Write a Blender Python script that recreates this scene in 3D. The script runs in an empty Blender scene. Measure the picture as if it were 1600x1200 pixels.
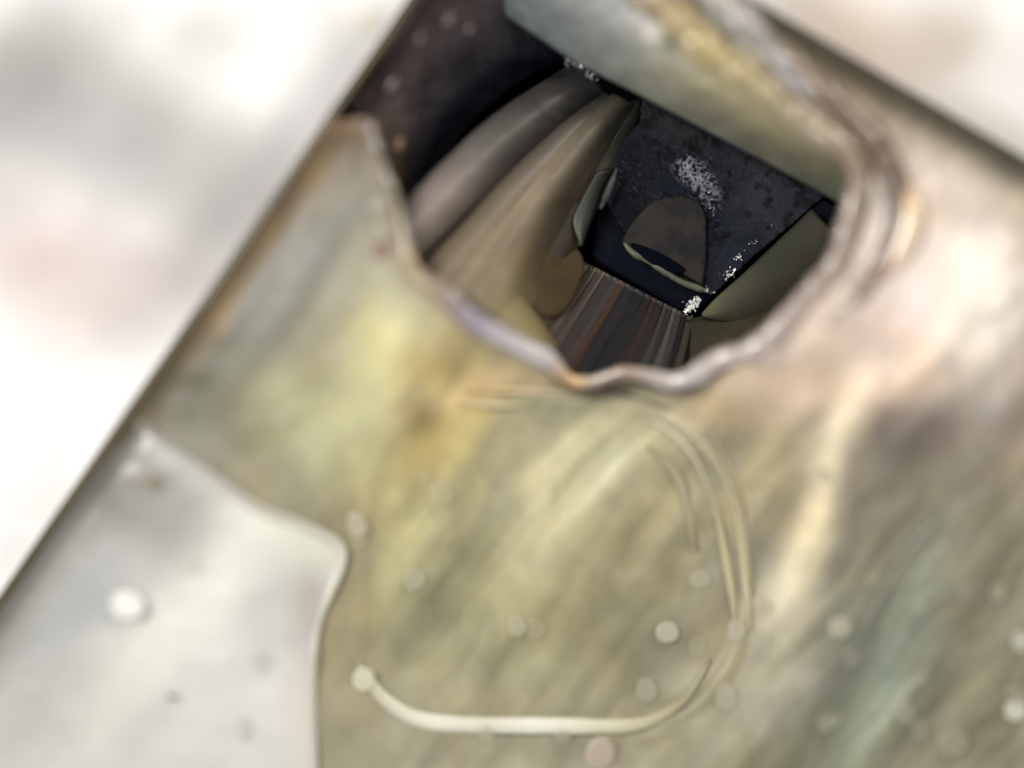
import bpy, bmesh, math, random
import numpy as np
from mathutils import Vector, noise as mnoise
random.seed(7)
rng = np.random.default_rng(7)
scene = bpy.context.scene
COL = scene.collection

# ------------------------------------------------------------------ camera, world, lamps, exposure
S = 0.001                     # one drawing unit (a hundredth of a millimetre) in scene units
H = 3000.0                    # camera height above the face of the case
ZS = 0.65                     # depth scale of everything below the face
FOCUS = 305.0*ZS                 # the charred block lies this far below the face
cam_d = bpy.data.cameras.new('camera'); cam = bpy.data.objects.new('camera', cam_d); COL.objects.link(cam)
cam.location = (0, 0, H*S); cam.rotation_euler = (0, 0, 0)
cam_d.sensor_width = 36; cam_d.lens = 36*H/1600
cam_d.clip_start = 0.05; cam_d.clip_end = 100
cam_d.dof.use_dof = True; cam_d.dof.focus_distance = (H+FOCUS)*S
cam_d.dof.aperture_fstop = 0.135
scene.camera = cam
w = bpy.data.worlds.new('World'); scene.world = w; w.use_nodes = True
w.node_tree.nodes['Background'].inputs[0].default_value = (.97, .99, 1, 1)
w.node_tree.nodes['Background'].inputs[1].default_value = 0.5

def area(name, loc, target, size, power, color):
    d = bpy.data.lights.new(name, 'AREA'); d.shape = 'DISK'; d.size = size; d.energy = power; d.color = color
    o = bpy.data.objects.new(name, d); COL.objects.link(o); o.location = loc
    o.rotation_euler = (Vector(target)-Vector(loc)).to_track_quat('-Z', 'Y').to_euler(); return o
area('desk_lamp', (-2.2, 1.1, 4.2), (0, 0, 0), 1.6, 222, (1, .975, .945))
area('warm_lamp', (2.6, 2.4, 3.6), (0.4, 0.2, 0), .7, 74, (1, .88, .75))
scene.view_settings.view_transform = 'Standard'; scene.view_settings.look = 'None'
scene.view_settings.exposure = 0; scene.view_settings.gamma = 1

# ------------------------------------------------------------------ helpers
E = 1.40                       # brightness of a white flat surface under these lamps
def lin(c):
    c = np.asarray(c, float)/255.
    return np.where(c <= .04045, c/12.92, ((c+.055)/1.055)**2.4)
def alb(c, e=None):
    return np.clip(lin(c)/(e or E), .003, .86)
def P(x, y, z):
    z = z*ZS
    k = (H-z)/H*S
    return ((x-800)*k, -(y-600)*k, z*S)
def PA(x, y, z):
    z = z*ZS
    k = (H-z)/H*S
    return np.stack([(x-800)*k, -(y-600)*k, z*S], -1)

def vnoise(x, y, seed):
    """smooth value noise in -1..1 on arrays"""
    r = np.random.default_rng(seed); T = r.uniform(-1, 1, (256, 256))
    xi = np.floor(x).astype(int); yi = np.floor(y).astype(int)
    fx = x-xi; fy = y-yi; fx = fx*fx*fx*(fx*(fx*6-15)+10); fy = fy*fy*fy*(fy*(fy*6-15)+10)
    a = T[yi % 256, xi % 256]; b = T[yi % 256, (xi+1) % 256]; c = T[(yi+1) % 256, xi % 256]; d = T[(yi+1) % 256, (xi+1) % 256]
    return (a*(1-fx)+b*fx)*(1-fy)+(c*(1-fx)+d*fx)*fy
def fbm(x, y, seed, o=3):
    s = 0; a = 1; t = 0
    for i in range(o):
        s = s+a*vnoise(x*2**i+i*17.3, y*2**i+i*9.1, seed+i); t += a; a *= .55
    return s/t
def sstep(a, b, x):
    t = np.clip((x-a)/(b-a), 0, 1); return t*t*(3-2*t)
def resample(pts, n, closed=False, smooth=True):
    p = np.asarray(pts, float)
    if smooth:
        q = []
        N = len(p)
        rngi = range(N if closed else N-1)
        for i in rngi:
            if closed: p0, p1, p2, p3 = p[i-1], p[i], p[(i+1) % N], p[(i+2) % N]
            else: p0, p1, p2, p3 = p[max(i-1, 0)], p[i], p[i+1], p[min(i+2, N-1)]
            for t in np.linspace(0, 1, 12, endpoint=False):
                q.append(.5*((2*p1)+(-p0+p2)*t+(2*p0-5*p1+4*p2-p3)*t*t+(-p0+3*p1-3*p2+p3)*t**3))
        q.append(p[0] if closed else p[-1]); p = np.array(q)
    elif closed: p = np.vstack([p, p[:1]])
    d = np.r_[0, np.cumsum(np.linalg.norm(np.diff(p[:, :2], axis=0), axis=1))]
    t = np.linspace(0, d[-1], n+1 if closed else n)
    if closed: t = t[:-1]
    return np.stack([np.interp(t, d, p[:, k]) for k in range(p.shape[1])], 1)
def dist_poly(X, Y, pts, closed=True):
    p = np.asarray(pts)[:, :2]; q = np.roll(p, -1, 0) if closed else p[1:]; p = p if closed else p[:-1]
    best = np.full(X.shape, 1e9)
    for (ax, ay), (bx, by) in zip(p, q):
        dx, dy = bx-ax, by-ay; L = dx*dx+dy*dy+1e-9
        t = np.clip(((X-ax)*dx+(Y-ay)*dy)/L, 0, 1)
        best = np.minimum(best, np.hypot(X-ax-t*dx, Y-ay-t*dy))
    return best
def inside(X, Y, pts):
    p = np.asarray(pts)[:, :2]; r = np.zeros(X.shape, bool)
    for (ax, ay), (bx, by) in zip(p, np.roll(p, -1, 0)):
        if ay == by: continue
        c = ((ay > Y) != (by > Y)) & (X < (bx-ax)*(Y-ay)/(by-ay)+ax); r ^= c
    return r
def blobs(X, Y, base, lst):
    """layer stains and painted light (cx, cy, rx, ry, angle, colour, strength) over a base colour"""
    C = np.empty(X.shape+(3,)); C[:] = alb(base)
    for cx, cy, rx, ry, a, c, s in lst:
        t = math.radians(a); u = (X-cx)*math.cos(t)-(Y-cy)*math.sin(t); v = (X-cx)*math.sin(t)+(Y-cy)*math.cos(t)
        k = s*np.exp(-.5*((np.abs(u)/rx)**2.4+(np.abs(v)/ry)**2.4))[..., None]
        C = C*(1-k)+alb(c)*k
    return C

def mat(name, color=(.5, .5, .5), rough=.5, spec=.5, coat=0, coat_r=.2, attr=False, metal=0, bump=0, bscale=20, bdist=.004, mottle=0, mscale=8, c2=None, alpha=1, sss=0, stretch=None, mthr=(.42, .6)):
    m = bpy.data.materials.new(name); m.use_nodes = True; n = m.node_tree.nodes; l = m.node_tree.links
    b = n['Principled BSDF']; b.inputs['Roughness'].default_value = rough; b.inputs['Specular IOR Level'].default_value = spec
    b.inputs['Coat Weight'].default_value = coat; b.inputs['Coat Roughness'].default_value = coat_r
    b.inputs['Metallic'].default_value = metal; b.inputs['Alpha'].default_value = alpha
    if sss: b.inputs['Subsurface Weight'].default_value = sss; b.inputs['Subsurface Radius'].default_value = (.03, .025, .015); b.inputs['Subsurface Scale'].default_value = 1
    tc = n.new('ShaderNodeTexCoord'); vec = tc.outputs['Object']
    if stretch:
        mp = n.new('ShaderNodeMapping'); mp.inputs['Rotation'].default_value = (0, 0, math.radians(stretch[0])); mp.inputs['Scale'].default_value = (1, stretch[1], 1)
        l.new(vec, mp.inputs[0]); vec = mp.outputs[0]
    if attr:
        a = n.new('ShaderNodeAttribute'); a.attribute_name = 'Col'; out = a.outputs['Color']
    else:
        rgb = n.new('ShaderNodeRGB'); rgb.outputs[0].default_value = (*color, 1); out = rgb.outputs[0]
    if mottle:
        t = n.new('ShaderNodeTexNoise'); t.inputs['Scale'].default_value = mscale; t.inputs['Detail'].default_value = 6; t.inputs['Roughness'].default_value = .62
        l.new(vec, t.inputs['Vector'])
        r = n.new('ShaderNodeValToRGB'); r.color_ramp.elements[0].position = mthr[0]; r.color_ramp.elements[1].position = mthr[1]
        l.new(t.outputs['Fac'], r.inputs[0])
        mx = n.new('ShaderNodeMix'); mx.data_type = 'RGBA'
        mul = n.new('ShaderNodeMath'); mul.operation = 'MULTIPLY'; mul.inputs[1].default_value = mottle
        l.new(r.outputs[0], mul.inputs[0]); l.new(mul.outputs[0], mx.inputs[0]); l.new(out, mx.inputs[6])
        mx.inputs[7].default_value = (*(c2 if c2 is not None else [v*.5 for v in color]), 1); out = mx.outputs[2]
    l.new(out, b.inputs['Base Color'])
    if bump:
        t2 = n.new('ShaderNodeTexNoise'); t2.inputs['Scale'].default_value = bscale; t2.inputs['Detail'].default_value = 5
        l.new(vec, t2.inputs['Vector'])
        bp = n.new('ShaderNodeBump'); bp.inputs['Strength'].default_value = bump; bp.inputs['Distance'].default_value = bdist
        l.new(t2.outputs['Fac'], bp.inputs['Height']); l.new(bp.outputs[0], b.inputs['Normal']); l.new(bp.outputs[0], b.inputs['Coat Normal'])
    return m

def obj(name, V, F, m, parent=None, smooth=True, C=None):
    me = bpy.data.meshes.new(name); me.from_pydata([tuple(v) for v in V], [], [tuple(f) for f in F]); me.update()
    if smooth: me.polygons.foreach_set('use_smooth', [True]*len(me.polygons))
    if C is not None:
        a = me.color_attributes.new('Col', 'FLOAT_COLOR', 'POINT')
        a.data.foreach_set('color', np.c_[np.asarray(C), np.ones(len(C))].astype(np.float32).ravel())
    me.materials.append(m)
    o = bpy.data.objects.new(name, me); COL.objects.link(o)
    if parent: o.parent = parent
    return o
def thing(name, label, cat, group=None):
    o = bpy.data.objects.new(name, None); COL.objects.link(o); o['label'] = label; o['category'] = cat; o.empty_display_size = .05
    if group: o['group'] = group
    return o
def tag(o, label, cat, group=None):
    o['label'] = label; o['category'] = cat
    if group: o['group'] = group
    return o

def grid_faces(nr, nc, mask=None):
    i, j = np.meshgrid(np.arange(nr-1), np.arange(nc-1), indexing='ij')
    f = np.stack([i*nc+j, (i+1)*nc+j, (i+1)*nc+j+1, i*nc+j+1], -1)
    return f[mask] if mask is not None else f.reshape(-1, 4)
def sheet(name, X, Y, Z, m, parent=None, C=None, keep=None, thick=0):
    """grid surface given as drawing coordinates and depth"""
    nr, nc = X.shape; V = PA(X, Y, Z).reshape(-1, 3); F = grid_faces(nr, nc, keep)
    used = np.unique(F); mp = np.full(len(V), -1); mp[used] = np.arange(len(used)); F = mp[F]; V = V[used]
    Cc = C.reshape(-1, 3)[used] if C is not None else None
    o = obj(name, V, F, m, parent, True, Cc)
    if thick:
        s = o.modifiers.new('thickness', 'SOLIDIFY'); s.thickness = thick*S; s.offset = -1
    return o
DK = 1.
def strip(name, A, B, zA, zB, bulge, m, parent=None, n=40, k=12, thick=8, cols=None, prof=None, wob=0):
    """curved sheet lofted between two polylines; zA/zB give (start, end) depth; cols = colours across"""
    a = resample(A, n); b = resample(B, n); t = np.linspace(0, 1, n)[:, None]; v = np.linspace(0, 1, k)[None, :]
    X = a[:, :1]*(1-v)+b[:, :1]*v; Y = a[:, 1:2]*(1-v)+b[:, 1:2]*v
    Z = (zA[0]*(1-t)+zA[1]*t)*(1-v)+(zB[0]*(1-t)+zB[1]*t)*v+bulge*np.sin(np.pi*v)
    if prof is not None: Z = Z+np.interp(v, np.linspace(0, 1, len(prof)), prof)
    if wob: Z = Z+wob*fbm(X/40, Y/40, 5)
    C = None
    if cols is not None:
        c = DK*np.array([[alb(q) for q in row] for row in cols]); R, Q = c.shape[:2]
        ti = np.clip(t*(R-1), 0, R-1.001); vi = np.clip(v*(Q-1), 0, Q-1.001)
        t0 = np.floor(ti).astype(int)+0*vi.astype(int); v0 = np.floor(vi).astype(int)+0*t0
        ft = (ti-t0)[..., None]; fv = (vi-v0)[..., None]; t1 = np.minimum(t0+1, R-1); v1 = np.minimum(v0+1, Q-1)
        C = (c[t0, v0]*(1-fv)+c[t0, v1]*fv)*(1-ft)+(c[t1, v0]*(1-fv)+c[t1, v1]*fv)*ft
    return sheet(name, X, Y, Z, m, parent, C, thick=thick)
def tube(name, pts, rad, m, parent=None, n=80, k=10, closed=False, cols=None, flat=1, jag=0, seed=1):
    """pts = (x, y, z[, r]) ; cols = colours spread along the length"""
    p = resample(pts, n, closed); r = p[:, 3] if p.shape[1] > 3 else np.full(len(p), rad)
    if jag: r = r*(1+jag*fbm(np.arange(len(p))/6., np.zeros(len(p)), seed))
    c = p[:, :3]; d = np.roll(c, -1, 0)-np.roll(c, 1, 0) if closed else np.gradient(c, axis=0)
    L = np.hypot(d[:, 0], d[:, 1])+1e-9; nx, ny = -d[:, 1]/L, d[:, 0]/L
    V = []; F = []; CC = []
    ca = None
    if cols is not None and p.shape[1] > 6: ca = np.clip(p[:, 4:7], .004, .86)
    elif cols is not None:
        cc = np.array([alb(q) for q in cols]); ti = np.linspace(0, 1, len(p)); ca = np.stack([np.interp(ti, np.linspace(0, 1, len(cc)), cc[:, q]) for q in range(3)], 1)
    for i in range(len(p)):
        for j in range(k):
            a = 2*math.pi*j/k; rr = r[i]
            V.append(P(c[i, 0]+nx[i]*rr*math.cos(a), c[i, 1]+ny[i]*rr*math.cos(a), c[i, 2]+rr*flat*math.sin(a)))
            if ca is not None: CC.append(ca[i])
    N = len(p)
    for i in range(N if closed else N-1):
        for j in range(k): F.append((i*k+j, i*k+(j+1) % k, ((i+1) % N)*k+(j+1) % k, ((i+1) % N)*k+j))
    if not closed: F.append(tuple(range(k))); F.append(tuple((N-1)*k+j for j in reversed(range(k))))
    return obj(name, V, F, m, parent, True, CC if ca is not None else None)
def slab(name, pts, thick, m, parent=None, sub=3, rough=0, nsc=.03, dome=0, bev=6, seed=0, smooth=True):
    """plate with an irregular outline (x, y, z per corner), bevelled edge, uneven top"""
    p = np.asarray(pts, float); c = p.mean(0)
    rings = [1.0, .97, .9, .75, .6, .45, .3, .15]; n = 48
    q = resample(np.vstack([p]), n, True, smooth); V = []; F = []
    for ri, s in enumerate([None]+rings):
        for a in q:
            if s is None: x, y, z = a[0], a[1], a[2]-thick
            else:
                x, y, z = c+(a-c)*s
                if ri == 1: z -= bev
                z += dome*(1-s*s)
                if ri > 1: z += rough*mnoise.fractal(Vector((x*nsc, y*nsc, seed)), 1, 2, 4)
            V.append(P(x, y, z))
    for r in range(len(rings)):
        for j in range(n): F.append((r*n+j, r*n+(j+1) % n, (r+1)*n+(j+1) % n, (r+1)*n+j))
    V.append(P(c[0], c[1], c[2]+dome)); e = len(V)-1; r = len(rings)*n
    for j in range(n): F.append((r+j, r+(j+1) % n, e))
    F.append(tuple(reversed(range(n))))
    o = obj(name, V, F, m, parent)
    bm = bmesh.new(); bm.from_mesh(o.data); bmesh.ops.recalc_face_normals(bm, faces=bm.faces); bm.to_mesh(o.data); bm.free()
    return o

# ------------------------------------------------------------------ setting: the pale table far below
TZ = -900
ys, xs = np.mgrid[-500:1701:16, -700:2301:16].astype(float)
tb = [(40, 130, 150, 110, 20, (166, 158, 154), .95), (250, 210, 120, 70, -30, (196, 190, 187), .7), (130, 240, 60, 120, 60, (178, 174, 174), .6),
      (380, 320, 120, 80, 30, (200, 195, 190), .75), (60, 400, 90, 60, 0, (244, 222, 216), .9), (230, 430, 90, 50, 0, (228, 212, 208), .7), (120, 480, 120, 60, 0, (246, 228, 220), .7),
      (20, 300, 60, 40, 0, (226, 215, 212), .6), (330, 60, 60, 40, 0, (212, 208, 206), .5), (470, 210, 100, 40, 50, (215, 210, 206), .6),
      (540, 60, 60, 60, 0, (225, 220, 215), .5), (1330, 60, 120, 60, -30, (252, 228, 208), .8), (1480, 60, 60, 50, 0, (240, 222, 205), .7),
      (1560, 210, 80, 30, -30, (242, 226, 212), .6)]
ALBW = (249, 246, 242)
C = np.clip(blobs(xs, ys, (255, 254, 251), [(*t_[:5], tuple((lin(t_[5])*.66)**(1/2.2)*255), min(1, t_[6]*1.1)) for t_ in tb])*1.22, 0, .88)
C = np.clip(C*(1+.16*fbm(xs/70, ys/70, 31, 4))[..., None], 0, .9)
Z = TZ+12*fbm(xs/200, ys/200, 8)
tabletop = sheet('tabletop', xs, ys, Z, mat('pale_laminate', attr=True, rough=.45, bump=.1, bscale=14), C=C)
tabletop['kind'] = 'structure'

# ------------------------------------------------------------------ the case
EA = np.array([801., -221.])                      # its corner, just above the frame
dL = np.array([-.5647, .8253]); dR = np.array([.864, .5035])      # along the left and the upper right edge
nL = np.array([.8253, .5647]); nR = np.array([-.5035, .864])      # inward
HOLE = [(577, 188), (594, 245), (622, 325), (645, 420), (697, 462), (735, 497), (805, 538), (857, 566), (889, 595), (927, 597), (969, 583), (1004, 586), (1050, 597),
        (1085, 588), (1125, 562), (1180, 545), (1222, 508), (1268, 455), (1308, 412), (1325, 365), (1340, 310), (1338, 250), (1270, 190), (1180, 130), (1090, 60), (1010, -10),
        (930, -80), (820, -190), (760, -180), (640, -10), (510, 165)]
hole = resample(HOLE, 240, True)
RR = [(690, 640), (980, 640), (1080, 690), (1140, 790), (1160, 960), (1120, 1060), (1020, 1125), (700, 1128), (610, 1080), (570, 990), (585, 800), (610, 690)]
def zcase(x, y):
    z = -.20*np.clip(y-480, 0, 900)
    d = ((x-880)/340)**2+((y-900)/300)**2
    z = z-130*np.exp(-d**3*.35)*sstep(1330, 1000, y)*np.ones_like(x)
    return z
case = thing('plastic_case', 'cloudy yellowed plastic case with a melted hole burnt through its corner', 'plastic case')
step = 5
ys, xs = np.mgrid[-300:1600:step, -500:2000:step].astype(float)
Xg, Yg = xs, ys
dl = (xs-EA[0])*nL[0]+(ys-EA[1])*nL[1]; dr = (xs-EA[0])*nR[0]+(ys-EA[1])*nR[1]
hd = dist_poly(xs, ys, hole); ins = inside(xs, ys, hole)
# scorched, clouded plastic colour, with glare and glow painted in
cl = [
 # left strip
 (470, 400, 60, 190, -34, (140, 137, 126), .9), (350, 560, 70, 90, -34, (122, 121, 105), .8), (530, 250, 22, 90, -10, (150, 140, 112), .7), (560, 470, 45, 60, 0, (150, 147, 124), .7),
 (440, 330, 30, 160, -34, (150, 152, 138), .5), (470, 640, 120, 60, -20, (163, 159, 122), .8),
 # yellow scorch left of the frame
 (610, 560, 40, 60, -10, (200, 190, 138), .9), (585, 640, 55, 80, -20, (198, 192, 142), .85), (660, 600, 60, 35, 30, (205, 180, 125), .8), (700, 650, 60, 110, -20, (184, 158, 92), .85),
 (665, 690, 26, 50, 0, (150, 128, 70), .75), (735, 720, 28, 80, 0, (196, 180, 112), .7), (600, 740, 60, 60, -30, (183, 172, 125), .6), (640, 870, 60, 80, -20, (184, 173, 120), .7), (760, 600, 80, 18, 20, (212, 178, 128), .85), (870, 598, 40, 14, 5, (240, 200, 150), .9),
 (560, 900, 40, 90, 0, (160, 146, 110), .6), (530, 1080, 40, 120, 0, (164, 154, 124), .7), (700, 1150, 160, 40, 0, (128, 124, 100), .5),
 # inside the frame
 (860, 720, 90, 120, -35, (186, 178, 142), .8), (820, 850, 70, 170, -38, (198, 189, 150), .85), (690, 930, 60, 110, -38, (138, 134, 98), .85), (960, 830, 60, 90, -50, (162, 152, 116), .7),
 (850, 1000, 120, 50, -40, (168, 160, 116), .6), (960, 960, 60, 130, -45, (138, 130, 94), .75), (1040, 760, 70, 60, 0, (172, 162, 126), .6), (760, 1050, 90, 40, 0, (142, 136, 100), .7), (840, 650, 25, 80, -38, (148, 140, 112), .7), (900, 800, 22, 150, -42, (186, 180, 142), .5), (770, 700, 16, 90, -38, (150, 144, 112), .6),
 # right of the frame
 (1230, 700, 50, 90, -10, (182, 166, 128), .8), (1285, 790, 24, 130, -14, (226, 206, 166), .95), (1240, 900, 26, 90, -35, (208, 192, 156), .85), (1190, 730, 20, 90, -25, (196, 180, 140), .7), (1330, 640, 26, 70, -8, (206, 188, 156), .8),
 (1240, 610, 90, 40, 0, (212, 182, 152), .85), (1160, 640, 80, 26, 0, (190, 168, 134), .7), (1130, 600, 60, 14, -25, (206, 186, 160), .7),
 # right upper, pink and pearl
 (1430, 470, 170, 120, 0, (196, 178, 164), .9), (1530, 470, 80, 110, 0, (208, 200, 190), .9), (1490, 300, 130, 60, -30, (198, 180, 165), .85), (1450, 370, 30, 70, 10, (172, 150, 132), .6), (1370, 180, 90, 40, -30, (178, 160, 140), .8), (1540, 350, 80, 50, -30, (172, 158, 142), .7),
 (1450, 560, 120, 50, 0, (200, 180, 164), .8), (1330, 560, 80, 60, 0, (198, 174, 156), .8), (1590, 540, 28, 110, 0, (182, 158, 140), .9), (1460, 500, 40, 20, -30, (222, 214, 206), .7),
 # lower right, grey brown and green
 (1470, 690, 170, 70, 0, (150, 137, 121), .9), (1390, 680, 60, 40, 0, (126, 114, 102), .8), (1560, 660, 80, 40, 0, (146, 130, 116), .7), (1400, 780, 120, 60, 0, (132, 124, 108), .8), (1480, 900, 190, 90, 0, (140, 134, 114), .8),
 (1300, 1080, 80, 190, -35, (120, 120, 101), .85), (1250, 1150, 40, 80, -35, (108, 108, 88), .7), (1410, 990, 30, 150, -22, (158, 164, 142), .75), (1360, 1120, 36, 90, -28, (158, 166, 144), .75), (1450, 1100, 26, 120, -24, (124, 120, 100), .8), (1540, 1090, 60, 130, -30, (138, 132, 108), .8), (1560, 900, 60, 60, 0, (128, 118, 98), .6),
 (1120, 1120, 120, 70, -30, (134, 128, 102), .8), (1180, 1040, 90, 50, -30, (150, 142, 112), .6), (1560, 1170, 40, 40, 0, (112, 104, 80), .6), (1100, 1170, 50, 40, 0, (150, 146, 118), .6),
 # upper right around the melted lip
 (1080, 20, 90, 40, -40, (168, 162, 148), .85), (1140, 30, 50, 50, -30, (150, 144, 132), .7), (1130, 110, 30, 70, 55, (188, 172, 116), .9), (1060, 60, 20, 60, 45, (176, 146, 104), .8), (1180, 80, 24, 60, 45, (164, 156, 140), .7),
 (1240, 150, 30, 60, 45, (146, 140, 134), .8), (1210, 100, 40, 26, -40, (190, 174, 146), .6), (1265, 125, 20, 18, 0, (180, 182, 196), .7), (1300, 150, 60, 24, -35, (172, 142, 120), .8), (1290, 90, 90, 26, -30, (156, 140, 108), .7),
 (450, 430, 50, 170, -34, (118, 118, 108), .8), (330, 600, 60, 60, -34, (104, 102, 88), .75), (548, 215, 22, 60, -20, (96, 72, 48), .9), (566, 190, 16, 24, 0, (92, 70, 54), .85), (400, 520, 14, 120, -34, (150, 148, 130), .5), (500, 480, 12, 110, -30, (160, 156, 136), .5),
 (480, 640, 60, 40, -30, (186, 180, 138), .7), (1400, 640, 60, 26, 0, (150, 130, 118), .6), (960, 1170, 200, 24, 0, (134, 128, 100), .6),
 (1285, 790, 22, 120, -16, (240, 224, 190), .95), (1250, 880, 20, 60, -30, (226, 212, 178), .8), (1330, 650, 24, 60, -8, (222, 204, 172), .8),  # blown cream highlights painted into the plastic colour
 (590, 560, 36, 70, -12, (216, 208, 156), .75), (545, 690, 40, 60, -30, (204, 198, 152), .7), (640, 850, 26, 80, -30, (206, 196, 142), .65), (690, 620, 22, 22, 0, (226, 206, 150), .6),
 (1450, 440, 100, 80, -20, (238, 218, 208), .85), (1530, 480, 60, 90, 0, (236, 228, 218), .85), (1400, 540, 60, 40, 0, (226, 200, 184), .7), (1500, 400, 40, 40, 0, (246, 232, 220), .8), (1380, 560, 90, 30, -10, (220, 200, 184), .6), (1320, 610, 110, 22, 0, (232, 204, 176), .65), (1480, 290, 60, 26, -30, (224, 208, 196), .6),  # pink glow right of the hole, painted as paler colour
 (1440, 690, 50, 26, 0, (118, 106, 96), .6), (1340, 1010, 26, 90, -24, (108, 110, 92), .6), (1490, 1010, 20, 110, -24, (122, 122, 100), .6), (1330, 740, 18, 60, -16, (118, 108, 92), .6),
]
Cc = blobs(xs, ys, (158, 150, 124), cl)
# combed streaks running parallel to the left edge
a = math.radians(38); u = xs*math.sin(a)-ys*math.cos(a); v = xs*math.cos(a)+ys*math.sin(a)
wx = 30*fbm(xs/160, ys/160, 77)
st = .85*fbm(u/260, (v+wx)/34, 11, 2)+.30*fbm(u/110, (v+wx)/16, 15, 2)
ms = sstep(420, 640, ys)*sstep(560, 700, xs)*.8+.2
lr = sstep(1150, 1350, xs)*sstep(640, 860, ys)
Cc = Cc*(1+.32*st*ms+.30*lr*fbm(u/120, (v+wx)/11, 19, 3))[..., None]
bl = fbm(xs/38, ys/46, 41, 4); Cc = Cc*(1+.17*bl)[..., None]
hue = fbm(xs/80, ys/80, 51, 3)[..., None]; Cc = Cc*(1+hue*np.array([.05, .0, -.10]))
RB = resample([(700, 632), (960, 632), (1075, 672), (1145, 780), (1164, 960), (1110, 1080), (1000, 1133), (700, 1131), (600, 1090), (566, 1010), (572, 820), (606, 690)], 60, True)
rbd = dist_poly(xs, ys, RB)
L_ = Cc.mean(-1, keepdims=True); Cc = Cc*np.clip(L_/.26, .3, 3)**.14*1.20*np.array([.985, 1.0, .99])
Cc = Cc*(1+.12*sstep(700, 1000, xs)*np.exp(-(rbd/9)**2))[..., None]
# brown edge bands: tinted plastic along both cut edges
dn = 10*fbm(xs/90, ys/30, 66)
kl = (np.exp(-np.clip(dl+dn*.6-6, 0, 999)**2/(2*30**2))*.95)[..., None]; kb = sstep(200, 650, ys)[..., None]
Cc = Cc*(1-kl)+(alb((92, 70, 38))*(1-kb)+alb((66, 56, 32))*kb)*kl
gl = (np.exp(-(dl-30)**2/(2*13**2))*sstep(180, 300, ys)*(1-sstep(500, 760, ys))*(.5+.5*vnoise(xs/50, ys/50, 9)))[..., None]
Cc = Cc*(1-gl*.7)+alb((150, 118, 60))*gl*.7
kr = (np.exp(-np.clip(np.abs(dr-16+dn*.4)-9, 0, 999)**2/(2*19**2))*.96)[..., None]
Cc = Cc*(1-kr)+alb((58, 52, 30))*kr
# browned lip next to the hole
kh = (np.exp(-hd**2/(2*16**2))*.55)[..., None]; Cc = Cc*(1-kh)+alb((160, 132, 110))*kh
Cc = np.clip(Cc, .01, .84)
z = zcase(xs, ys)
right = sstep(1120, 1330, xs); z = z+right*(26*np.exp(-((hd-60)/30)**2)+6*np.exp(-((hd-130)/34)**2))
z = z+np.exp(-(hd/26)**2)*-8
z = z+7*fbm(xs/80, ys/80, 21, 2)+ms*7*fbm(u/260, (v+wx)/44, 11, 1)
z = z+sstep(700, 0, ys)*sstep(1000, 1150, xs)*12*fbm(u/90, v/30, 25, 2)
z = z-46*np.exp(-np.clip(dl, 0, 999)/22)-40*np.exp(-np.clip(dr, 0, 999)/22)
z = z+(6*np.exp(-(rbd/9)**2)-3*np.exp(-((rbd-20)/9)**2))*(.25+.75*sstep(760, 1000, xs))
ctr = lambda A: .25*(A[:-1, :-1]+A[1:, :-1]+A[:-1, 1:]+A[1:, 1:])
keep = (ctr(dl) > 0) & (ctr(dr) > 0) & ~inside(ctr(xs), ctr(ys), hole)
# pull the cut-off border vertices onto the true edges
xs = xs.copy(); ys = ys.copy()
for d, n_ in ((dl, nL), (dr, nR)):
    k = (np.abs(d) < step*1.05); xs[k] -= d[k]*n_[0]; ys[k] -= d[k]*n_[1]
k = (ins & (hd < step*1.5))
m_case = mat('clouded_plastic', attr=True, rough=.55, spec=.35, coat=.35, coat_r=.42, bump=.10, bscale=9, bdist=.004)
sheet('case_face', xs, ys, z, m_case, case, Cc, keep)
# outer walls under the two edges
m_side = mat('dark_edge_plastic', alb((96, 82, 48)), .4, coat=.4, mottle=.5, mscale=6, c2=alb((60, 50, 30)))
for nm, d, nn, L in (('side_wall', dL, nL, 1800), ('side_wall', dR, nR, 1800)):
    t = np.linspace(-2, L, 120)[:, None]; v = np.linspace(0, 1, 8)[None, :]
    X = EA[0]+d[0]*t+nn[0]*1.5+0*v; Y = EA[1]+d[1]*t+nn[1]*1.5+0*v
    Zt = zcase(X, Y)-54
    Z = Zt*(1-v)+(TZ+12)*v
    k = (H-Zt*ZS)/(H-Z*ZS)          # keep the wall upright: same world position at every depth
    X = 800+(X-800)*k; Y = 600+(Y-600)*k
    sheet(nm, X, Y, Z, m_side, case, thick=14)

# melted lip of the hole
lip_c = [(110, 88, 70), (112, 104, 88), (140, 130, 106), (176, 156, 118), (158, 142, 130), (158, 150, 160), (214, 206, 206), (224, 214, 208), (250, 210, 156), (190, 172, 152), (184, 158, 142), (196, 180, 166), (214, 204, 198),
         (222, 212, 206), (206, 190, 180), (196, 180, 172), (186, 170, 160), (176, 160, 148), (168, 150, 138), (158, 140, 126), (152, 134, 118), (150, 130, 110), (160, 140, 112), (162, 150, 120), (180, 156, 110), (172, 150, 112), (120, 108, 96), (60, 52, 50), (44, 38, 40), (46, 38, 38), (56, 46, 44)]
m_lip = mat('melted_plastic', attr=True, rough=.35, spec=.5, coat=.7, coat_r=.15, bump=.3, bscale=30, bdist=.004)
hp = []
for i, (x, y) in enumerate(HOLE):
    r = 11
    if 4 <= i <= 7: r = 17
    if 12 <= i <= 17: r = 16
    if 18 <= i <= 22: r = 21
    if 23 <= i <= 26: r = 18
    if i >= 27 or i == 0: r = 9
    if i in (0, 1, 2): r = 7
    if i < 28: hp.append((x, y, float(zcase(np.float64(x), np.float64(y)))-2, r, *alb(lip_c[i])))
tube('melted_lip', hp, 12, m_lip, case, n=300, k=14, cols=1, jag=.3, flat=.9)
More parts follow.
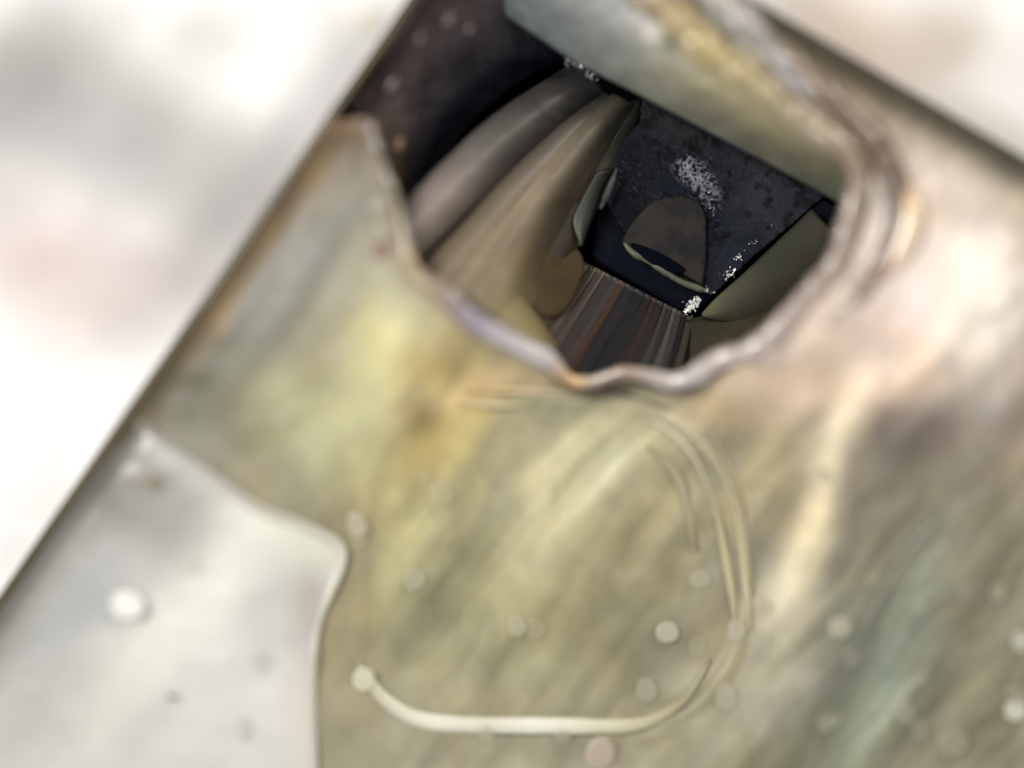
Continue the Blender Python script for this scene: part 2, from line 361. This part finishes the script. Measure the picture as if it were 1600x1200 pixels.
# folds of melt on the right and over the top of the hole
tube('melt_fold', [(1205, 60, 8, 8), (1290, 140, 16, 22), (1362, 215, 18, 24), (1400, 290, 20, 22), (1398, 370, 20, 20), (1350, 450, 14, 18), (1290, 510, 6, 10)], 20, m_lip, case, n=90, k=14, cols=[(150, 130, 106), (132, 112, 92), (112, 92, 76), (112, 90, 74), (126, 104, 88), (158, 134, 120), (190, 170, 150)], jag=.22)
tube('melt_fold', [(1404, 280, 18, 6), (1426, 320, 30, 16), (1420, 365, 30, 18), (1394, 412, 24, 13), (1362, 450, 12, 6)], 16, mat('painted_highlight', attr=True, rough=.2, coat=1, coat_r=.08), case, n=60, k=14, cols=[(224, 186, 146), (255, 226, 184), (255, 232, 202), (240, 208, 184), (200, 176, 156)])  # warm rim highlight, painted as a pale cream fold
tube('melt_fold', [(960, -40, 0, 20), (1040, 10, 12, 30), (1100, 70, 14, 26), (1180, 130, 8, 22), (1260, 200, 4, 18), (1320, 240, 0, 12)], 20, m_lip, case, n=90, k=14, cols=[(150, 140, 120), (172, 150, 112), (186, 168, 112), (176, 160, 118), (158, 146, 118), (150, 136, 116)], jag=.3, seed=4)
tube('melt_fold', [(1080, -40, 8, 16), (1130, 0, 14, 24), (1180, 50, 16, 20), (1240, 120, 12, 14), (1290, 170, 6, 10)], 20, m_lip, case, n=90, k=14, cols=[(190, 184, 172), (176, 172, 164), (160, 156, 150), (168, 166, 170), (150, 140, 130)], jag=.35, seed=9)

# white reflection at the lower left, built as a raised pale sheet
PW = [(225, 668), (300, 722), (400, 792), (475, 818), (538, 848), (543, 880), (520, 930), (500, 975), (492, 1060), (494, 1220), (494, 1400), (-400, 1400), (-400, 1200)]
ysg, xsg = np.mgrid[600:1400:6, -420:560:6].astype(float)
pw = resample(PW, 200, True, False)
inn = inside(xsg, ysg, pw); dd = dist_poly(xsg, ysg, pw); dl2 = (xsg-EA[0])*nL[0]+(ysg-EA[1])*nL[1]
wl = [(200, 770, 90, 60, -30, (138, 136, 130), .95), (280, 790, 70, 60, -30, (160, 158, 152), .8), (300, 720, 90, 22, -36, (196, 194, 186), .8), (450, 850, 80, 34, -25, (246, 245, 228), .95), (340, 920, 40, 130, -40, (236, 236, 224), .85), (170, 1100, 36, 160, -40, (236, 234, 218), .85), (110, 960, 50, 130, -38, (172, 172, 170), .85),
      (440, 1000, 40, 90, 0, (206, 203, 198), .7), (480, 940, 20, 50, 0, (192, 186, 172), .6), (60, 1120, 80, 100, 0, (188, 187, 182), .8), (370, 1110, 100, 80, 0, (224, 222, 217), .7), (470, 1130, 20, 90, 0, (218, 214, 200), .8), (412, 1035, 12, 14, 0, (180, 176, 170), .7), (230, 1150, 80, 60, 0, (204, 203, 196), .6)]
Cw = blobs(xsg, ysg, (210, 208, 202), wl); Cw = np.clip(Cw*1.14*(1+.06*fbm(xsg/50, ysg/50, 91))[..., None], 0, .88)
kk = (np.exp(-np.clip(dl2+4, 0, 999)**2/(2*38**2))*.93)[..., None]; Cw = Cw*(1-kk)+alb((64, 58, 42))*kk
zw = zcase(xsg, ysg)+10+14*np.sqrt(np.clip(dd/50, 0, 1))+5*fbm(xsg/70, ysg/70, 3)-60*np.exp(-np.clip(dl2, 0, 999)/14)
cc2 = (ctr(xsg)-EA[0])*nL[0]+(ctr(ysg)-EA[1])*nL[1]
keepw = inside(ctr(xsg), ctr(ysg), pw) & (cc2 > 3)
kx = (~inn & (dd < 6)); 
sheet('reflection_sheet', xsg, ysg, zw, mat('reflection_white', attr=True, rough=.4, coat=.5, coat_r=.2, bump=.12, bscale=9), case, Cw, keepw, thick=22)
wp = [(x, y, float(zcase(np.float64(x), np.float64(y)))+14, r) for x, y, r in [(215, 660, 5), (300, 724, 7), (400, 794, 8), (475, 822, 8), (527, 850, 9), (532, 880, 9), (513, 930, 7), (496, 975, 6), (489, 1060, 5), (490, 1220, 8), (490, 1380, 8)]]
tube('reflection_edge', wp, 10, mat('reflection_edge_white', attr=True, rough=.35, coat=.5, coat_r=.3), case, n=120, k=12, cols=[(150, 148, 138), (190, 188, 180), (206, 204, 190), (226, 224, 206), (222, 218, 198), (200, 194, 176), (206, 200, 184), (220, 214, 196), (226, 222, 206)], jag=.1, flat=.45)

# raised moulded frame on the face
m_rdg = mat('moulded_ridge_plastic', attr=True, rough=.3, spec=.5, coat=.8, coat_r=.12, bump=.1, bscale=40, bdist=.002)
def ridge(pts, cols, flat=.8, k=10, jag=.08):
    q = [(x, y, float(zcase(np.float64(x), np.float64(y)))+9, r) for x, y, r in pts]
    return tube('moulded_ridge', q, 5, m_rdg, case, n=110, k=k, cols=cols, flat=flat, jag=jag, seed=int(pts[0][0]))
ridge([(556, 1034, 3), (569, 1052, 9), (600, 1092, 12), (650, 1122, 13), (720, 1132, 14), (860, 1134, 14), (980, 1134, 12), (1034, 1118, 9), (1078, 1084, 6), (1110, 1030, 2)], [(176, 168, 134), (222, 216, 190), (248, 246, 226), (234, 230, 206), (252, 250, 234), (236, 232, 206), (212, 206, 168), (176, 168, 132), (160, 152, 118)])
ridge([(712, 627, 1.5), (750, 631, 3), (800, 633, 3), (838, 632, 1.5)], [(200, 192, 140), (236, 228, 186), (228, 220, 180), (190, 180, 140)])
ridge([(720, 612, 1), (790, 610, 3.5), (850, 612, 5), (905, 616, 3), (935, 612, 1)], [(190, 176, 120), (222, 200, 146), (246, 220, 176), (214, 200, 160), (180, 166, 130)])
ridge([(975, 630, 2), (1020, 640, 4), (1070, 668, 5), (1115, 715, 5), (1145, 775, 5), (1158, 850, 6), (1166, 920, 6), (1172, 985, 3)], [(196, 186, 150), (224, 214, 178), (212, 202, 166), (196, 186, 150), (196, 184, 146), (206, 196, 156), (214, 204, 168), (190, 178, 144)])
ridge([(1008, 652, 1), (1040, 668, 2.5), (1075, 700, 3), (1100, 745, 3), (1120, 800, 5), (1134, 870, 7), (1144, 930, 6), (1150, 985, 3)], [(240, 232, 204), (244, 238, 214), (224, 216, 184), (190, 180, 144), (196, 186, 144), (206, 196, 154), (204, 194, 156), (176, 166, 132)])
ridge([(1100, 672, 1), (1130, 712, 3), (1152, 765, 3), (1166, 850, 3), (1176, 930, 2)], [(176, 164, 132), (204, 192, 158), (200, 186, 150), (192, 180, 144), (178, 168, 136)])
ridge([(1010, 698, 2), (1035, 716, 6), (1062, 750, 7), (1075, 800, 6), (1085, 860, 4)], [(166, 158, 124), (176, 168, 136), (180, 172, 140), (172, 164, 130), (160, 150, 116)], flat=.25)

# cracks on the far right
m_crk = mat('crack_white', alb((222, 214, 202)), .3, coat=.5)
for pts in ([(1540, 498), (1556, 492), (1560, 478)], [(1556, 492), (1572, 486), (1580, 470)], [(1574, 478), (1586, 462), (1592, 446)], [(1578, 410), (1588, 400), (1592, 384)], [(1560, 500), (1570, 560), (1574, 612)], [(1350, 980), (1400, 890), (1460, 815), (1530, 775)]):
    r = 1.6 if pts[0][0] > 1400 and pts[0][0] != 1560 else 1.1
    tube('hairline_crack', [(x, y, float(zcase(np.float64(x), np.float64(y)))+12, r) for x, y in pts], 1.5, m_crk, case, n=14, k=5, jag=.6)

# out-of-focus glints, built as raised translucent discs
def bokeh_disc(x, y, r, c, al, z0=None, name='bokeh_disc', parent=case):
    al = round(al, 1) if al < .35 else al
    key = 'bokeh_disc_%d_%d_%d_%d' % (*c, int(al*100))
    m = bpy.data.materials.get(key) or mat(key, alb(c), .25, spec=.5, coat=.4, alpha=al)
    zz = float(zcase(np.float64(x), np.float64(y)))+(14 if x > 540 or y < 700 else 46) if z0 is None else z0
    V = [P(x, y, zz+r*.35)]; F = []; n = 28; e = random.uniform(.88, 1.1)
    for ri, (q, h) in enumerate(((.45, .31), (.72, .26), (.86, .34), (.96, .22), (1, 0))):
        for j in range(n):
            t = 2*math.pi*j/n; rr = r*q*(1+.05*math.cos(2*t+x))
            V.append(P(x+rr*math.cos(t)*e, y+rr*math.sin(t)/e, zz+r*h))
    for j in range(n): F.append((0, 1+j, 1+(j+1) % n))
    for ri in range(4):
        for j in range(n): F.append((1+ri*n+j, 1+(ri+1)*n+j, 1+(ri+1)*n+(j+1) % n, 1+ri*n+(j+1) % n))
    return obj(name, V, F, m, parent)
W1 = (222, 216, 190)
for x, y, r, c, al in [(592, 322, 15, (206, 200, 180), .5), (601, 360, 14, (206, 200, 180), .5), (593, 390, 13, (150, 92, 84), .6), (557, 820, 19, W1, .5), (568, 1062, 19, (238, 234, 206), .75), (808, 978, 16, W1, .4), (836, 982, 16, W1, .25), (1043, 988, 18, W1, .6), (1152, 985, 17, W1, .5), (1313, 980, 18, (214, 210, 186), .6), (1330, 1028, 16, (180, 180, 160), .4),
                      (1135, 1090, 20, W1, .4), (938, 1178, 25, (222, 204, 184), .6), (1587, 1110, 18, (230, 228, 210), .8), (1596, 1002, 16, (224, 222, 204), .7), (374, 1137, 17, (232, 230, 222), .45), (237, 752, 13, (150, 134, 84), .6), (200, 946, 25, (255, 253, 248), .95), (1210, 562, 16, (232, 214, 204), .6), (648, 905, 18, W1, .35), (1095, 905, 16, W1, .35),
                      (1188, 1008, 22, W1, .25), (1286, 742, 14, (206, 196, 170), .4), (1550, 742, 18, (176, 158, 138), .5), (1010, 1078, 18, W1, .3), (760, 1148, 14, W1, .3), (1090, 1010, 15, W1, .25), (440, 652, 16, W1, .3), (1412, 1112, 18, W1, .3), (1490, 1160, 24, (200, 190, 160), .4), (1228, 1088, 20, (210, 206, 180), .3), (300, 880, 14, W1, .2), (450, 600, 18, W1, .22), (690, 770, 20, W1, .2), (1560, 925, 14, W1, .3),
                      (1480, 570, 20, (232, 222, 212), .35), (1440, 640, 14, (210, 196, 182), .25), (1362, 905, 13, W1, .2), (520, 560, 16, W1, .22), (880, 1150, 12, W1, .3), (1020, 50, 13, (246, 240, 226), .85), (1000, 30, 9, (226, 224, 214), .6), (1270, 130, 14, (196, 198, 214), .5), (1466, 330, 6, (250, 240, 222), .8)]+[(rng.uniform(1180, 1590), rng.uniform(690, 1190), rng.uniform(9, 19), (214, 210, 190), rng.uniform(.12, .34)) for _ in range(12)]+[(rng.uniform(420, 700), rng.uniform(440, 900), rng.uniform(10, 18), (214, 208, 170), rng.uniform(.1, .25)) for _ in range(8)]:
    bokeh_disc(x, y, r, c, al)

# inside of the wall above the hole: smooth grey green flange
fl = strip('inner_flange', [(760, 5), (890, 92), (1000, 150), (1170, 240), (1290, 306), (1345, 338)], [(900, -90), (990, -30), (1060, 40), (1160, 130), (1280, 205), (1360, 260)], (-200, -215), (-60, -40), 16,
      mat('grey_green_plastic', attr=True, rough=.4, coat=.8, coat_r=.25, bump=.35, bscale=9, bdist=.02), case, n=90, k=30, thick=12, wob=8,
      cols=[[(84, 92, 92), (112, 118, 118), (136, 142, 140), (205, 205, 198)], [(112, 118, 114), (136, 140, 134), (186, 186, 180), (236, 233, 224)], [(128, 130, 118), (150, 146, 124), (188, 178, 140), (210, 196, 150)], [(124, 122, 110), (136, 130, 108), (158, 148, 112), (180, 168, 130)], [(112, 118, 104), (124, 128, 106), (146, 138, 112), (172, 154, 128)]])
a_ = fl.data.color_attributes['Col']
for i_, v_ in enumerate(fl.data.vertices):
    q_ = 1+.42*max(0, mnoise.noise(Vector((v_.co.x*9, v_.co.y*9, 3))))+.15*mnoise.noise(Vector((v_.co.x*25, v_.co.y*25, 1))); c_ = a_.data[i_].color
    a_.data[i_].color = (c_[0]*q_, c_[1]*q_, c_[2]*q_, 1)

# the cavity: sooty walls and floor
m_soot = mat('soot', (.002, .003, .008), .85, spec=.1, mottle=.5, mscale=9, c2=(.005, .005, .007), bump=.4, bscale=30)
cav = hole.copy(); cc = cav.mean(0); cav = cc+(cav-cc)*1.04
for nn in (nL, nR):
    q_ = (cav-EA)@nn; cav = cav-np.minimum(q_-10, 0)[:, None]*nn
V = []; F = []; n = len(cav)
for zz in (-25, -200, -420, -640):
    for x, y in cav: V.append(P(x, y, zz))
for r in range(3):
    for j in range(n): F.append((r*n+j, (r+1)*n+j, (r+1)*n+(j+1) % n, r*n+(j+1) % n))
F.append(tuple(3*n+j for j in range(n)))
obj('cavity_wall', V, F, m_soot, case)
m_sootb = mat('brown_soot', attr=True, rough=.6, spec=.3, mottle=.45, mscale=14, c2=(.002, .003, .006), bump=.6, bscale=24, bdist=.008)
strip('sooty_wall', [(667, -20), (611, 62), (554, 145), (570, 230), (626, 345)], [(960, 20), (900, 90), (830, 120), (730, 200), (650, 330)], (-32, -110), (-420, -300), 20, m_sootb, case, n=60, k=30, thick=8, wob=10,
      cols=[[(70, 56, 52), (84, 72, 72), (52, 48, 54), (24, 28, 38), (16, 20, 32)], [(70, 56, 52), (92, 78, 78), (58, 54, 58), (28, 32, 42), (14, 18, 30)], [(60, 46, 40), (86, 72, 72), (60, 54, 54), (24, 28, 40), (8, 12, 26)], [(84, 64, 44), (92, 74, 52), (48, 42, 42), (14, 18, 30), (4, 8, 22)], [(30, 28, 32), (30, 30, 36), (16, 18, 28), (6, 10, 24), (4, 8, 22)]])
m_fl = mat('scorch_fleck', alb((110, 96, 90)), .4, coat=.6)
for x, y, r_, z_ in [(733, 45, 8, -75), (700, 30, 11, -60), (612, 130, 12, -60), (622, 225, 12, -90), (655, 60, 8, -50)]:
    slab('scorch_fleck', [(x-r_*.5, y+r_*.7, z_), (x-r_*.2, y-r_*.4, z_), (x+r_*.6, y-r_*.8, z_), (x+r_*.4, y+r_*.4, z_)], 4, m_fl if y != 225 else mat('ochre_fleck', alb((140, 108, 60)), .5), case, bev=2, rough=1)

# ------------------------------------------------------------------ contents of the cavity
DK = .8
m_blade = mat('painted_shade_blade', attr=True, rough=.5, spec=.45, coat=.2, coat_r=.35, bump=.12, bscale=10, stretch=(-50, 7), mottle=.25, mscale=4, c2=(.06, .045, .03))  # blade colours hold painted shading: pale highlight ridges, dark right sides and tops
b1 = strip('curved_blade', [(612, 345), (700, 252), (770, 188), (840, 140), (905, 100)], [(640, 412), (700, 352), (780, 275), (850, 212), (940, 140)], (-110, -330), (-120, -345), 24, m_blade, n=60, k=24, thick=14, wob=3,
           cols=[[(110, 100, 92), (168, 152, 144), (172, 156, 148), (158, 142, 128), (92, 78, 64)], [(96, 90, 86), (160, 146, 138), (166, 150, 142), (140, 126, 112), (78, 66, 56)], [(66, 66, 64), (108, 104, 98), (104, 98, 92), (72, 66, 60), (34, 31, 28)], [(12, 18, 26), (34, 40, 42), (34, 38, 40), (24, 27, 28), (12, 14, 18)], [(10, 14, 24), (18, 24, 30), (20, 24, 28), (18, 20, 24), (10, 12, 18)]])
tag(b1, 'narrow pinkish grey curved blade at the left of the burnt hole, beside the sooty wall', 'contact blade', 'curved blades inside the burnt hole')
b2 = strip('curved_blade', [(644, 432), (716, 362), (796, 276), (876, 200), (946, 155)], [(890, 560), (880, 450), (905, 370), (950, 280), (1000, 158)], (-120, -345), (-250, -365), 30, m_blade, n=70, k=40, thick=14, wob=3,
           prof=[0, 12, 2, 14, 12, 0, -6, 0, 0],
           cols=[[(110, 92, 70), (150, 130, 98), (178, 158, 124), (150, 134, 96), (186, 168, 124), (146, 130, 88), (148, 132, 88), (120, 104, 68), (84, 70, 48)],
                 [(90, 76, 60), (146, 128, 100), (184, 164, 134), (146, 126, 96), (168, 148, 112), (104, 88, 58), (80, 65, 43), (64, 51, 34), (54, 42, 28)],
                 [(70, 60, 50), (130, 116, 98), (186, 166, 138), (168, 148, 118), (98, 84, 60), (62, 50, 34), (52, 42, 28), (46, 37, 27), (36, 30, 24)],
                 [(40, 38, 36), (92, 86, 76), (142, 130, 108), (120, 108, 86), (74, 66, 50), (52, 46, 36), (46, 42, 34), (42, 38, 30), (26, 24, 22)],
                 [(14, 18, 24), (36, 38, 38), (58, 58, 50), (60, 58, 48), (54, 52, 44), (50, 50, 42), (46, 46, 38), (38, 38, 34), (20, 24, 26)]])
tag(b2, 'broad tan curved blade with long grooves, between the narrow blade and the black block', 'contact blade', 'curved blades inside the burnt hole')
m_floor = mat('olive_floor', attr=True, rough=.5, bump=.1, bscale=12)
floor = strip('olive_ledge', [(660, 430), (740, 500), (820, 548), (890, 600)], [(735, 430), (780, 425), (840, 490), (905, 590)], (-120, -130), (-180, -170), 12, m_floor, n=40, k=16, thick=12,
              cols=[[(150, 130, 96), (150, 130, 96), (140, 122, 84), (136, 118, 82)], [(158, 142, 98), (164, 150, 98), (158, 144, 94), (140, 124, 84)], [(160, 146, 94), (168, 154, 100), (160, 146, 96), (130, 112, 76)], [(120, 108, 80), (130, 116, 84), (120, 106, 76), (96, 84, 60)]])
tag(floor, 'yellow olive ledge between the tan blade and the lower lip of the hole', 'ledge')
tongue = slab('rounded_tongue', [(850, 372, -232), (818, 400, -214), (808, 438, -200), (822, 474, -190), (858, 496, -192), (890, 476, -214), (912, 420, -256), (905, 392, -275), (885, 376, -265)], 14, mat('dark_olive', alb((84, 70, 48)), .8, spec=.1, mottle=.6, mscale=7, c2=alb((58, 47, 33))), dome=0, bev=4)
tag(tongue, 'dark olive rounded tongue overlapping the yellow ledge left of the ribs', 'metal tongue')

# spring tip beside the block
tip = thing('spring_tip', 'grey green pointed spring tip hanging beside the left side of the black block', 'spring tip')
strip('leaf', [(934, 268), (910, 310), (896, 345), (908, 382)], [(960, 264), (940, 300), (926, 340), (911, 384)], (-262, -246), (-290, -262), 6, mat('grey_green_metal', attr=True, rough=.4, bump=.1), tip, n=24, k=8, thick=8,
      cols=[[(40, 42, 36), (44, 46, 40), (36, 38, 34)], [(50, 52, 42), (56, 60, 50), (40, 44, 40)], [(66, 70, 58), (66, 72, 62), (44, 48, 44)], [(90, 96, 76), (66, 74, 62), (36, 40, 38)]])
strip('worn_edge', [(962, 262), (951, 285), (942, 305), (936, 325)], [(967, 264), (960, 290), (952, 310), (940, 328)], (-270, -268), (-272, -270), 4, mat('scratched_metal', alb((78, 84, 82)), .6, spec=.2, mottle=.8, mscale=60, c2=alb((40, 46, 48)), bump=.5, bscale=120, bdist=.003), tip, n=20, k=6, thick=6)

# the charred block
blk = thing('charred_block', 'black charred block with a worn brown square post, deep in the hole', 'terminal block')
m_navy = mat('blackened_resin', (.0015, .0028, .008), .8, spec=.12, mottle=.5, mscale=16, c2=(.001, .0015, .004), bump=.3, bscale=50)
m_char = mat('charred_resin', alb((78, 76, 78)), .6, spec=.4, mottle=.92, mscale=22, c2=alb((36, 40, 54)), bump=.9, bscale=60, bdist=.006, mthr=(.40, .62))
slab('housing', [(1003, 140, -350), (1300, 310, -350), (1262, 335, -350), (1085, 489, -350), (1066, 488, -350), (922, 402, -350), (935, 330, -350), (965, 250, -350), (990, 180, -350)], 120, m_navy, blk, rough=4, smooth=False)
slab('side_lug', [(1262, 322, -330), (1275, 306, -330), (1345, 345, -330), (1330, 372, -330), (1300, 356, -330)], 60, m_navy, blk, rough=3, smooth=False)
CP = [(1006, 146), (1290, 304), (1258, 332), (1175, 402), (1112, 462), (1060, 440), (1000, 392), (962, 345), (940, 300), (975, 220), (1000, 190)]
yc, xc = np.mgrid[140:470:2.0, 930:1300:2.0]
cb = [(1050, 195, 50, 30, -30, (60, 58, 56), .9), (1010, 240, 30, 60, 0, (40, 42, 48), .8), (1200, 300, 70, 60, -30, (66, 64, 66), .9), (1150, 270, 40, 40, 0, (50, 50, 56), .7), (1130, 400, 30, 50, 10, (44, 47, 58), .9), (1220, 340, 30, 20, -40, (56, 55, 58), .7),
      (975, 300, 30, 60, 15, (12, 16, 30), .95), (960, 350, 30, 40, 0, (6, 9, 22), .95), (1045, 255, 26, 18, 0, (28, 30, 42), .8), (1020, 430, 60, 24, 0, (4, 7, 18), .95), (1115, 350, 10, 50, 0, (26, 30, 44), .6)]
Cp = blobs(xc, yc, (24, 28, 44), cb)*(np.array([.60, .66, .70])*(1+.35*sstep(1110, 1200, xc))[..., None])
m1 = fbm(xc/16, yc/16, 61, 4); m2 = fbm(xc/7, yc/7, 63, 3)
Cp *= (1+.30*m2-.70*sstep(.05, .40, m1))[..., None]
su = (xc-1096)*.56+(yc-288)*.83; sv = -(xc-1096)*.83+(yc-288)*.56
sil = np.exp(-.5*((su/44)**2+(sv/20)**2)**1.2)+.45*np.exp(-.5*(((xc-1072)/26)**2+((yc-266)/14)**2))
rid = 1-np.abs(fbm(xc/7, yc/7, 71, 4))*3.4
sm = (sstep(.34, 1.0, sil*(.42+.72*rid))*(.50+.3*m2))[..., None]
far = (sstep(.86, 1.0, 1-np.abs(fbm(xc/8, yc/8, 75, 2))*2)*sstep(.1, .35, m1*0+fbm(xc/22, yc/22, 79, 1)))[..., None]*.18
Cp = Cp*(1-sm)+alb((196, 198, 206))*sm; Cp = Cp*(1-far)+alb((110, 112, 120))*far
zc = -318+6*fbm(xc/40, yc/40, 81, 2)+.8*m2+4*sil*rid
kp = inside(ctr(xc), ctr(yc), resample(CP, 120, True, False))
sheet('char_plate', xc, yc, zc, mat('charred_scale', attr=True, rough=.75, spec=.12, bump=.22, bscale=70, bdist=.002), blk, np.clip(Cp, .0012, .8), kp, thick=22)
m_post = mat('worn_brown_post', alb((54, 51, 47)), .8, spec=.1, mottle=.85, mscale=20, c2=alb((36, 36, 40)), bump=.35, bscale=60, bdist=.003)
slab('post_face', [(972, 376, -302), (982, 356, -302), (996, 338, -304), (1014, 320, -304), (1036, 309, -306), (1066, 306, -308), (1092, 314, -305), (1103, 336, -302), (1104, 400, -298), (1098, 446, -296), (1070, 430, -297), (1020, 402, -299), (996, 392, -300)], 16, m_post, blk, rough=3, dome=0, bev=5, smooth=False)
tube('post_lip', [(974, 378, -294, 3), (990, 396, -292, 5), (1022, 414, -292, 5), (1060, 438, -290, 6), (1090, 450, -288, 5), (1108, 456, -288, 2)], 4, mat('pale_lip', alb((86, 88, 72)), .5, mottle=.7, mscale=40, c2=alb((46, 48, 42)), bump=.3, bscale=60), blk, n=40, k=8, jag=.3)
slab('post_slot', [(985, 381, -288), (1010, 386, -287), (1046, 403, -286), (1070, 421, -285), (1052, 427, -286), (1014, 410, -287)], 10, mat('slot_black', (.001, .002, .005), .9, spec=.05), blk, bev=2)
# sparkling soot crystals
def crystals(name, spots, m, parent, seed):
    r = random.Random(seed); V = []; F = []
    for cx, cy, z, sx, sy, n, s, ang in spots:
        ca, sa = math.cos(math.radians(ang)), math.sin(math.radians(ang))
        for _ in range(n):
            gu, gv = r.gauss(0, sx), r.gauss(0, sy); x = cx+gu*ca-gv*sa; y = cy+gu*sa+gv*ca; q = s*r.uniform(.4, 1.3); b = len(V); zz = z+r.uniform(-2, 4)
            ax = [(Vector((r.gauss(0, 1), r.gauss(0, 1), r.gauss(0, 1))).normalized()*q*r.uniform(.5, 1.3)) for _ in range(3)]
            for v in (ax[0], ax[1], ax[2], -ax[0], -ax[1], -ax[2]): V.append(P(x+v.x, y+v.y, zz+v.z))
            for t in ((0, 1, 2), (1, 3, 2), (3, 4, 2), (4, 0, 2), (1, 0, 5), (3, 1, 5), (4, 3, 5), (0, 4, 5)): F.append(tuple(b+i for i in t))
    o = obj(name, V, F, m, parent, False); o['kind'] = 'stuff'; return o
m_cry = mat('soot_crystal', alb((150, 152, 162)), .25, spec=.8, coat=.6, coat_r=.1)
crystals('soot_crystals', [(1098, 284, -312, 18, 7, 40, 2.0, 55), (1108, 312, -312, 10, 4, 22, 2.0, 70)], m_cry, blk, 3)
m_cry2 = mat('bright_crystal', alb((235, 235, 230)), .15, spec=1, coat=1, coat_r=.05)
crystals('tar_beads', [(1084, 474, -308, 9, 4, 55, 3, -40), (1076, 484, -308, 4, 3, 16, 2.6, 0), (1139, 428, -308, 5, 4, 26, 2.4, -40), (1155, 402, -308, 4, 3, 12, 2, -40), (1102, 452, -286, 8, 2, 14, 1.8, 20), (1170, 385, -308, 30, 3, 20, 1.2, -42)], m_cry2, blk, 5)
crystals('soot_crystals', [(905, 100, -235, 12, 4, 70, 2.6, 30), (922, 118, -240, 7, 3, 24, 2.2, 30), (895, 96, -235, 5, 4, 20, 2.4, 0)], m_cry, case, 8)
crystals('soot_crystals', [(1326, 350, -306, 7, 6, 30, 2.0, 0), (1318, 362, -306, 4, 6, 16, 1.8, 0)], m_cry, blk, 9)

# ribbed strip below the block
ribs = thing('ribbed_contact', 'dark brown ribbed metal strip running down from the black block to the lower lip', 'ribbed contact')
T0, T1 = np.array([912., 408.]), np.array([1082., 496.]); B0, B1 = np.array([798., 560.]), np.array([1045., 640.])
rc = [((100, 82, 56), 1.2), ((64, 52, 38), .8), ((112, 102, 84), .5), ((74, 62, 54), .9), ((108, 100, 92), .5), ((60, 50, 48), 1.3), ((70, 62, 62), 1.), ((78, 50, 38), 1.), ((34, 30, 36), 1.6), ((22, 24, 34), 1.6), ((36, 28, 28), 1.2), ((56, 38, 30), .9), ((44, 36, 34), 1.1), ((72, 68, 64), .7), ((48, 44, 42), .8), ((96, 94, 88), .7), ((66, 62, 56), .9), ((18, 20, 22), .8), ((70, 66, 52), 1.)]
tot = sum(q for _, q in rc); acc = 0
for c, wd in rc:
    s0 = acc/tot; acc += wd; sm = (s0+acc/tot)/2; r = wd/tot*118
    a = T0*(1-sm)+T1*sm; b = B0*(1-sm)+B1*sm; md = (a+b)/2+np.array([2, 1])
    c = tuple(int(q*.86) for q in c); c2 = tuple(min(255, int(q*1.15)) for q in c); r *= 1.35
    tube('rib', [(a[0], a[1], -322, r*.75), (md[0], md[1], -225, r), (b[0], b[1], -120, r*1.15)], r, bpy.data.materials.get('rib_metal') or mat('rib_metal', attr=True, rough=.5, spec=.4, bump=.15, bscale=30), ribs, n=24, k=8, cols=[c, c, c2], flat=.28, jag=.06, seed=int(acc*10))
cp = slab('copper_spot', [(884, 560, -186), (904, 520, -196), (908, 560, -188), (902, 600, -178), (886, 600, -178)], 8, mat('bare_copper', alb((92, 58, 38)), .7, spec=.1, mottle=.8, mscale=16, c2=alb((60, 42, 36))), ribs, dome=4)

# right hand leaf and the wall behind it
leaf = thing('olive_leaf', 'smooth olive leaf with a pale lower tip, right of the black block', 'metal leaf')
DK = .72
m_leaf = mat('olive_metal', attr=True, rough=.6, spec=.15, bump=.1, bscale=10, mottle=.3, mscale=12, c2=(.02, .018, .012))
strip('leaf_face', [(1268, 326), (1220, 372), (1165, 424), (1118, 466), (1096, 490)], [(1318, 380), (1300, 430), (1235, 482), (1165, 504), (1102, 499)], (-285, -296), (-265, -294), 12, m_leaf, leaf, n=44, k=16, thick=10,
      cols=[[(70, 68, 58), (78, 74, 58), (58, 52, 38)], [(72, 72, 60), (72, 70, 56), (74, 68, 48)], [(76, 76, 60), (68, 66, 52), (64, 58, 42)], [(104, 106, 82), (74, 72, 56), (58, 54, 40)], [(136, 138, 104), (110, 110, 82), (76, 74, 56)]])
strip('leaf_root', [(1290, 352), (1280, 400), (1222, 450), (1140, 480), (1072, 500)], [(1350, 372), (1330, 430), (1262, 500), (1180, 560), (1070, 640)], (-310, -310), (-240, -230), 8, mat('dark_olive_metal', attr=True, rough=.7, spec=.12, bump=.1, mottle=.3, mscale=10, c2=(.015, .012, .008)), leaf, n=44, k=16, thick=10,
      cols=[[(40, 36, 26), (52, 46, 32), (60, 54, 40)], [(62, 56, 38), (66, 58, 38), (70, 62, 46)], [(70, 64, 46), (72, 66, 46), (76, 68, 50)], [(66, 62, 44), (76, 72, 52), (84, 78, 60)], [(58, 56, 44), (80, 76, 58), (96, 92, 72)]])
bokeh_disc(1086, 576, 5, (130, 120, 90), .6, z0=-246, name='bead', parent=leaf)

# loose things
fb = tube('fibre', [(258, 1092, -60, 1.2), (264, 1089, -56, 2.6), (270, 1092, -56, 2.6), (276, 1090, -60, 1.2)], 2, mat('dark_fibre', (.02, .018, .016), .6), n=16, k=6)
zf = float(zcase(np.float64(267), np.float64(1091)))+52
for v in fb.data.vertices: v.co.z += (zf+60)*S
tag(fb, 'tiny dark fibre lying on the white reflection sheet at the lower left', 'fibre')
gl = bokeh_disc(575, 32, 17, (255, 246, 214), .95, z0=TZ+26, name='sparkle_disc', parent=None)  # blurred sparkle on the table, built as a pale disc
tag(gl, 'pale gold blurred sparkle built as a disc on the white table beside the top of the left edge', 'bead')
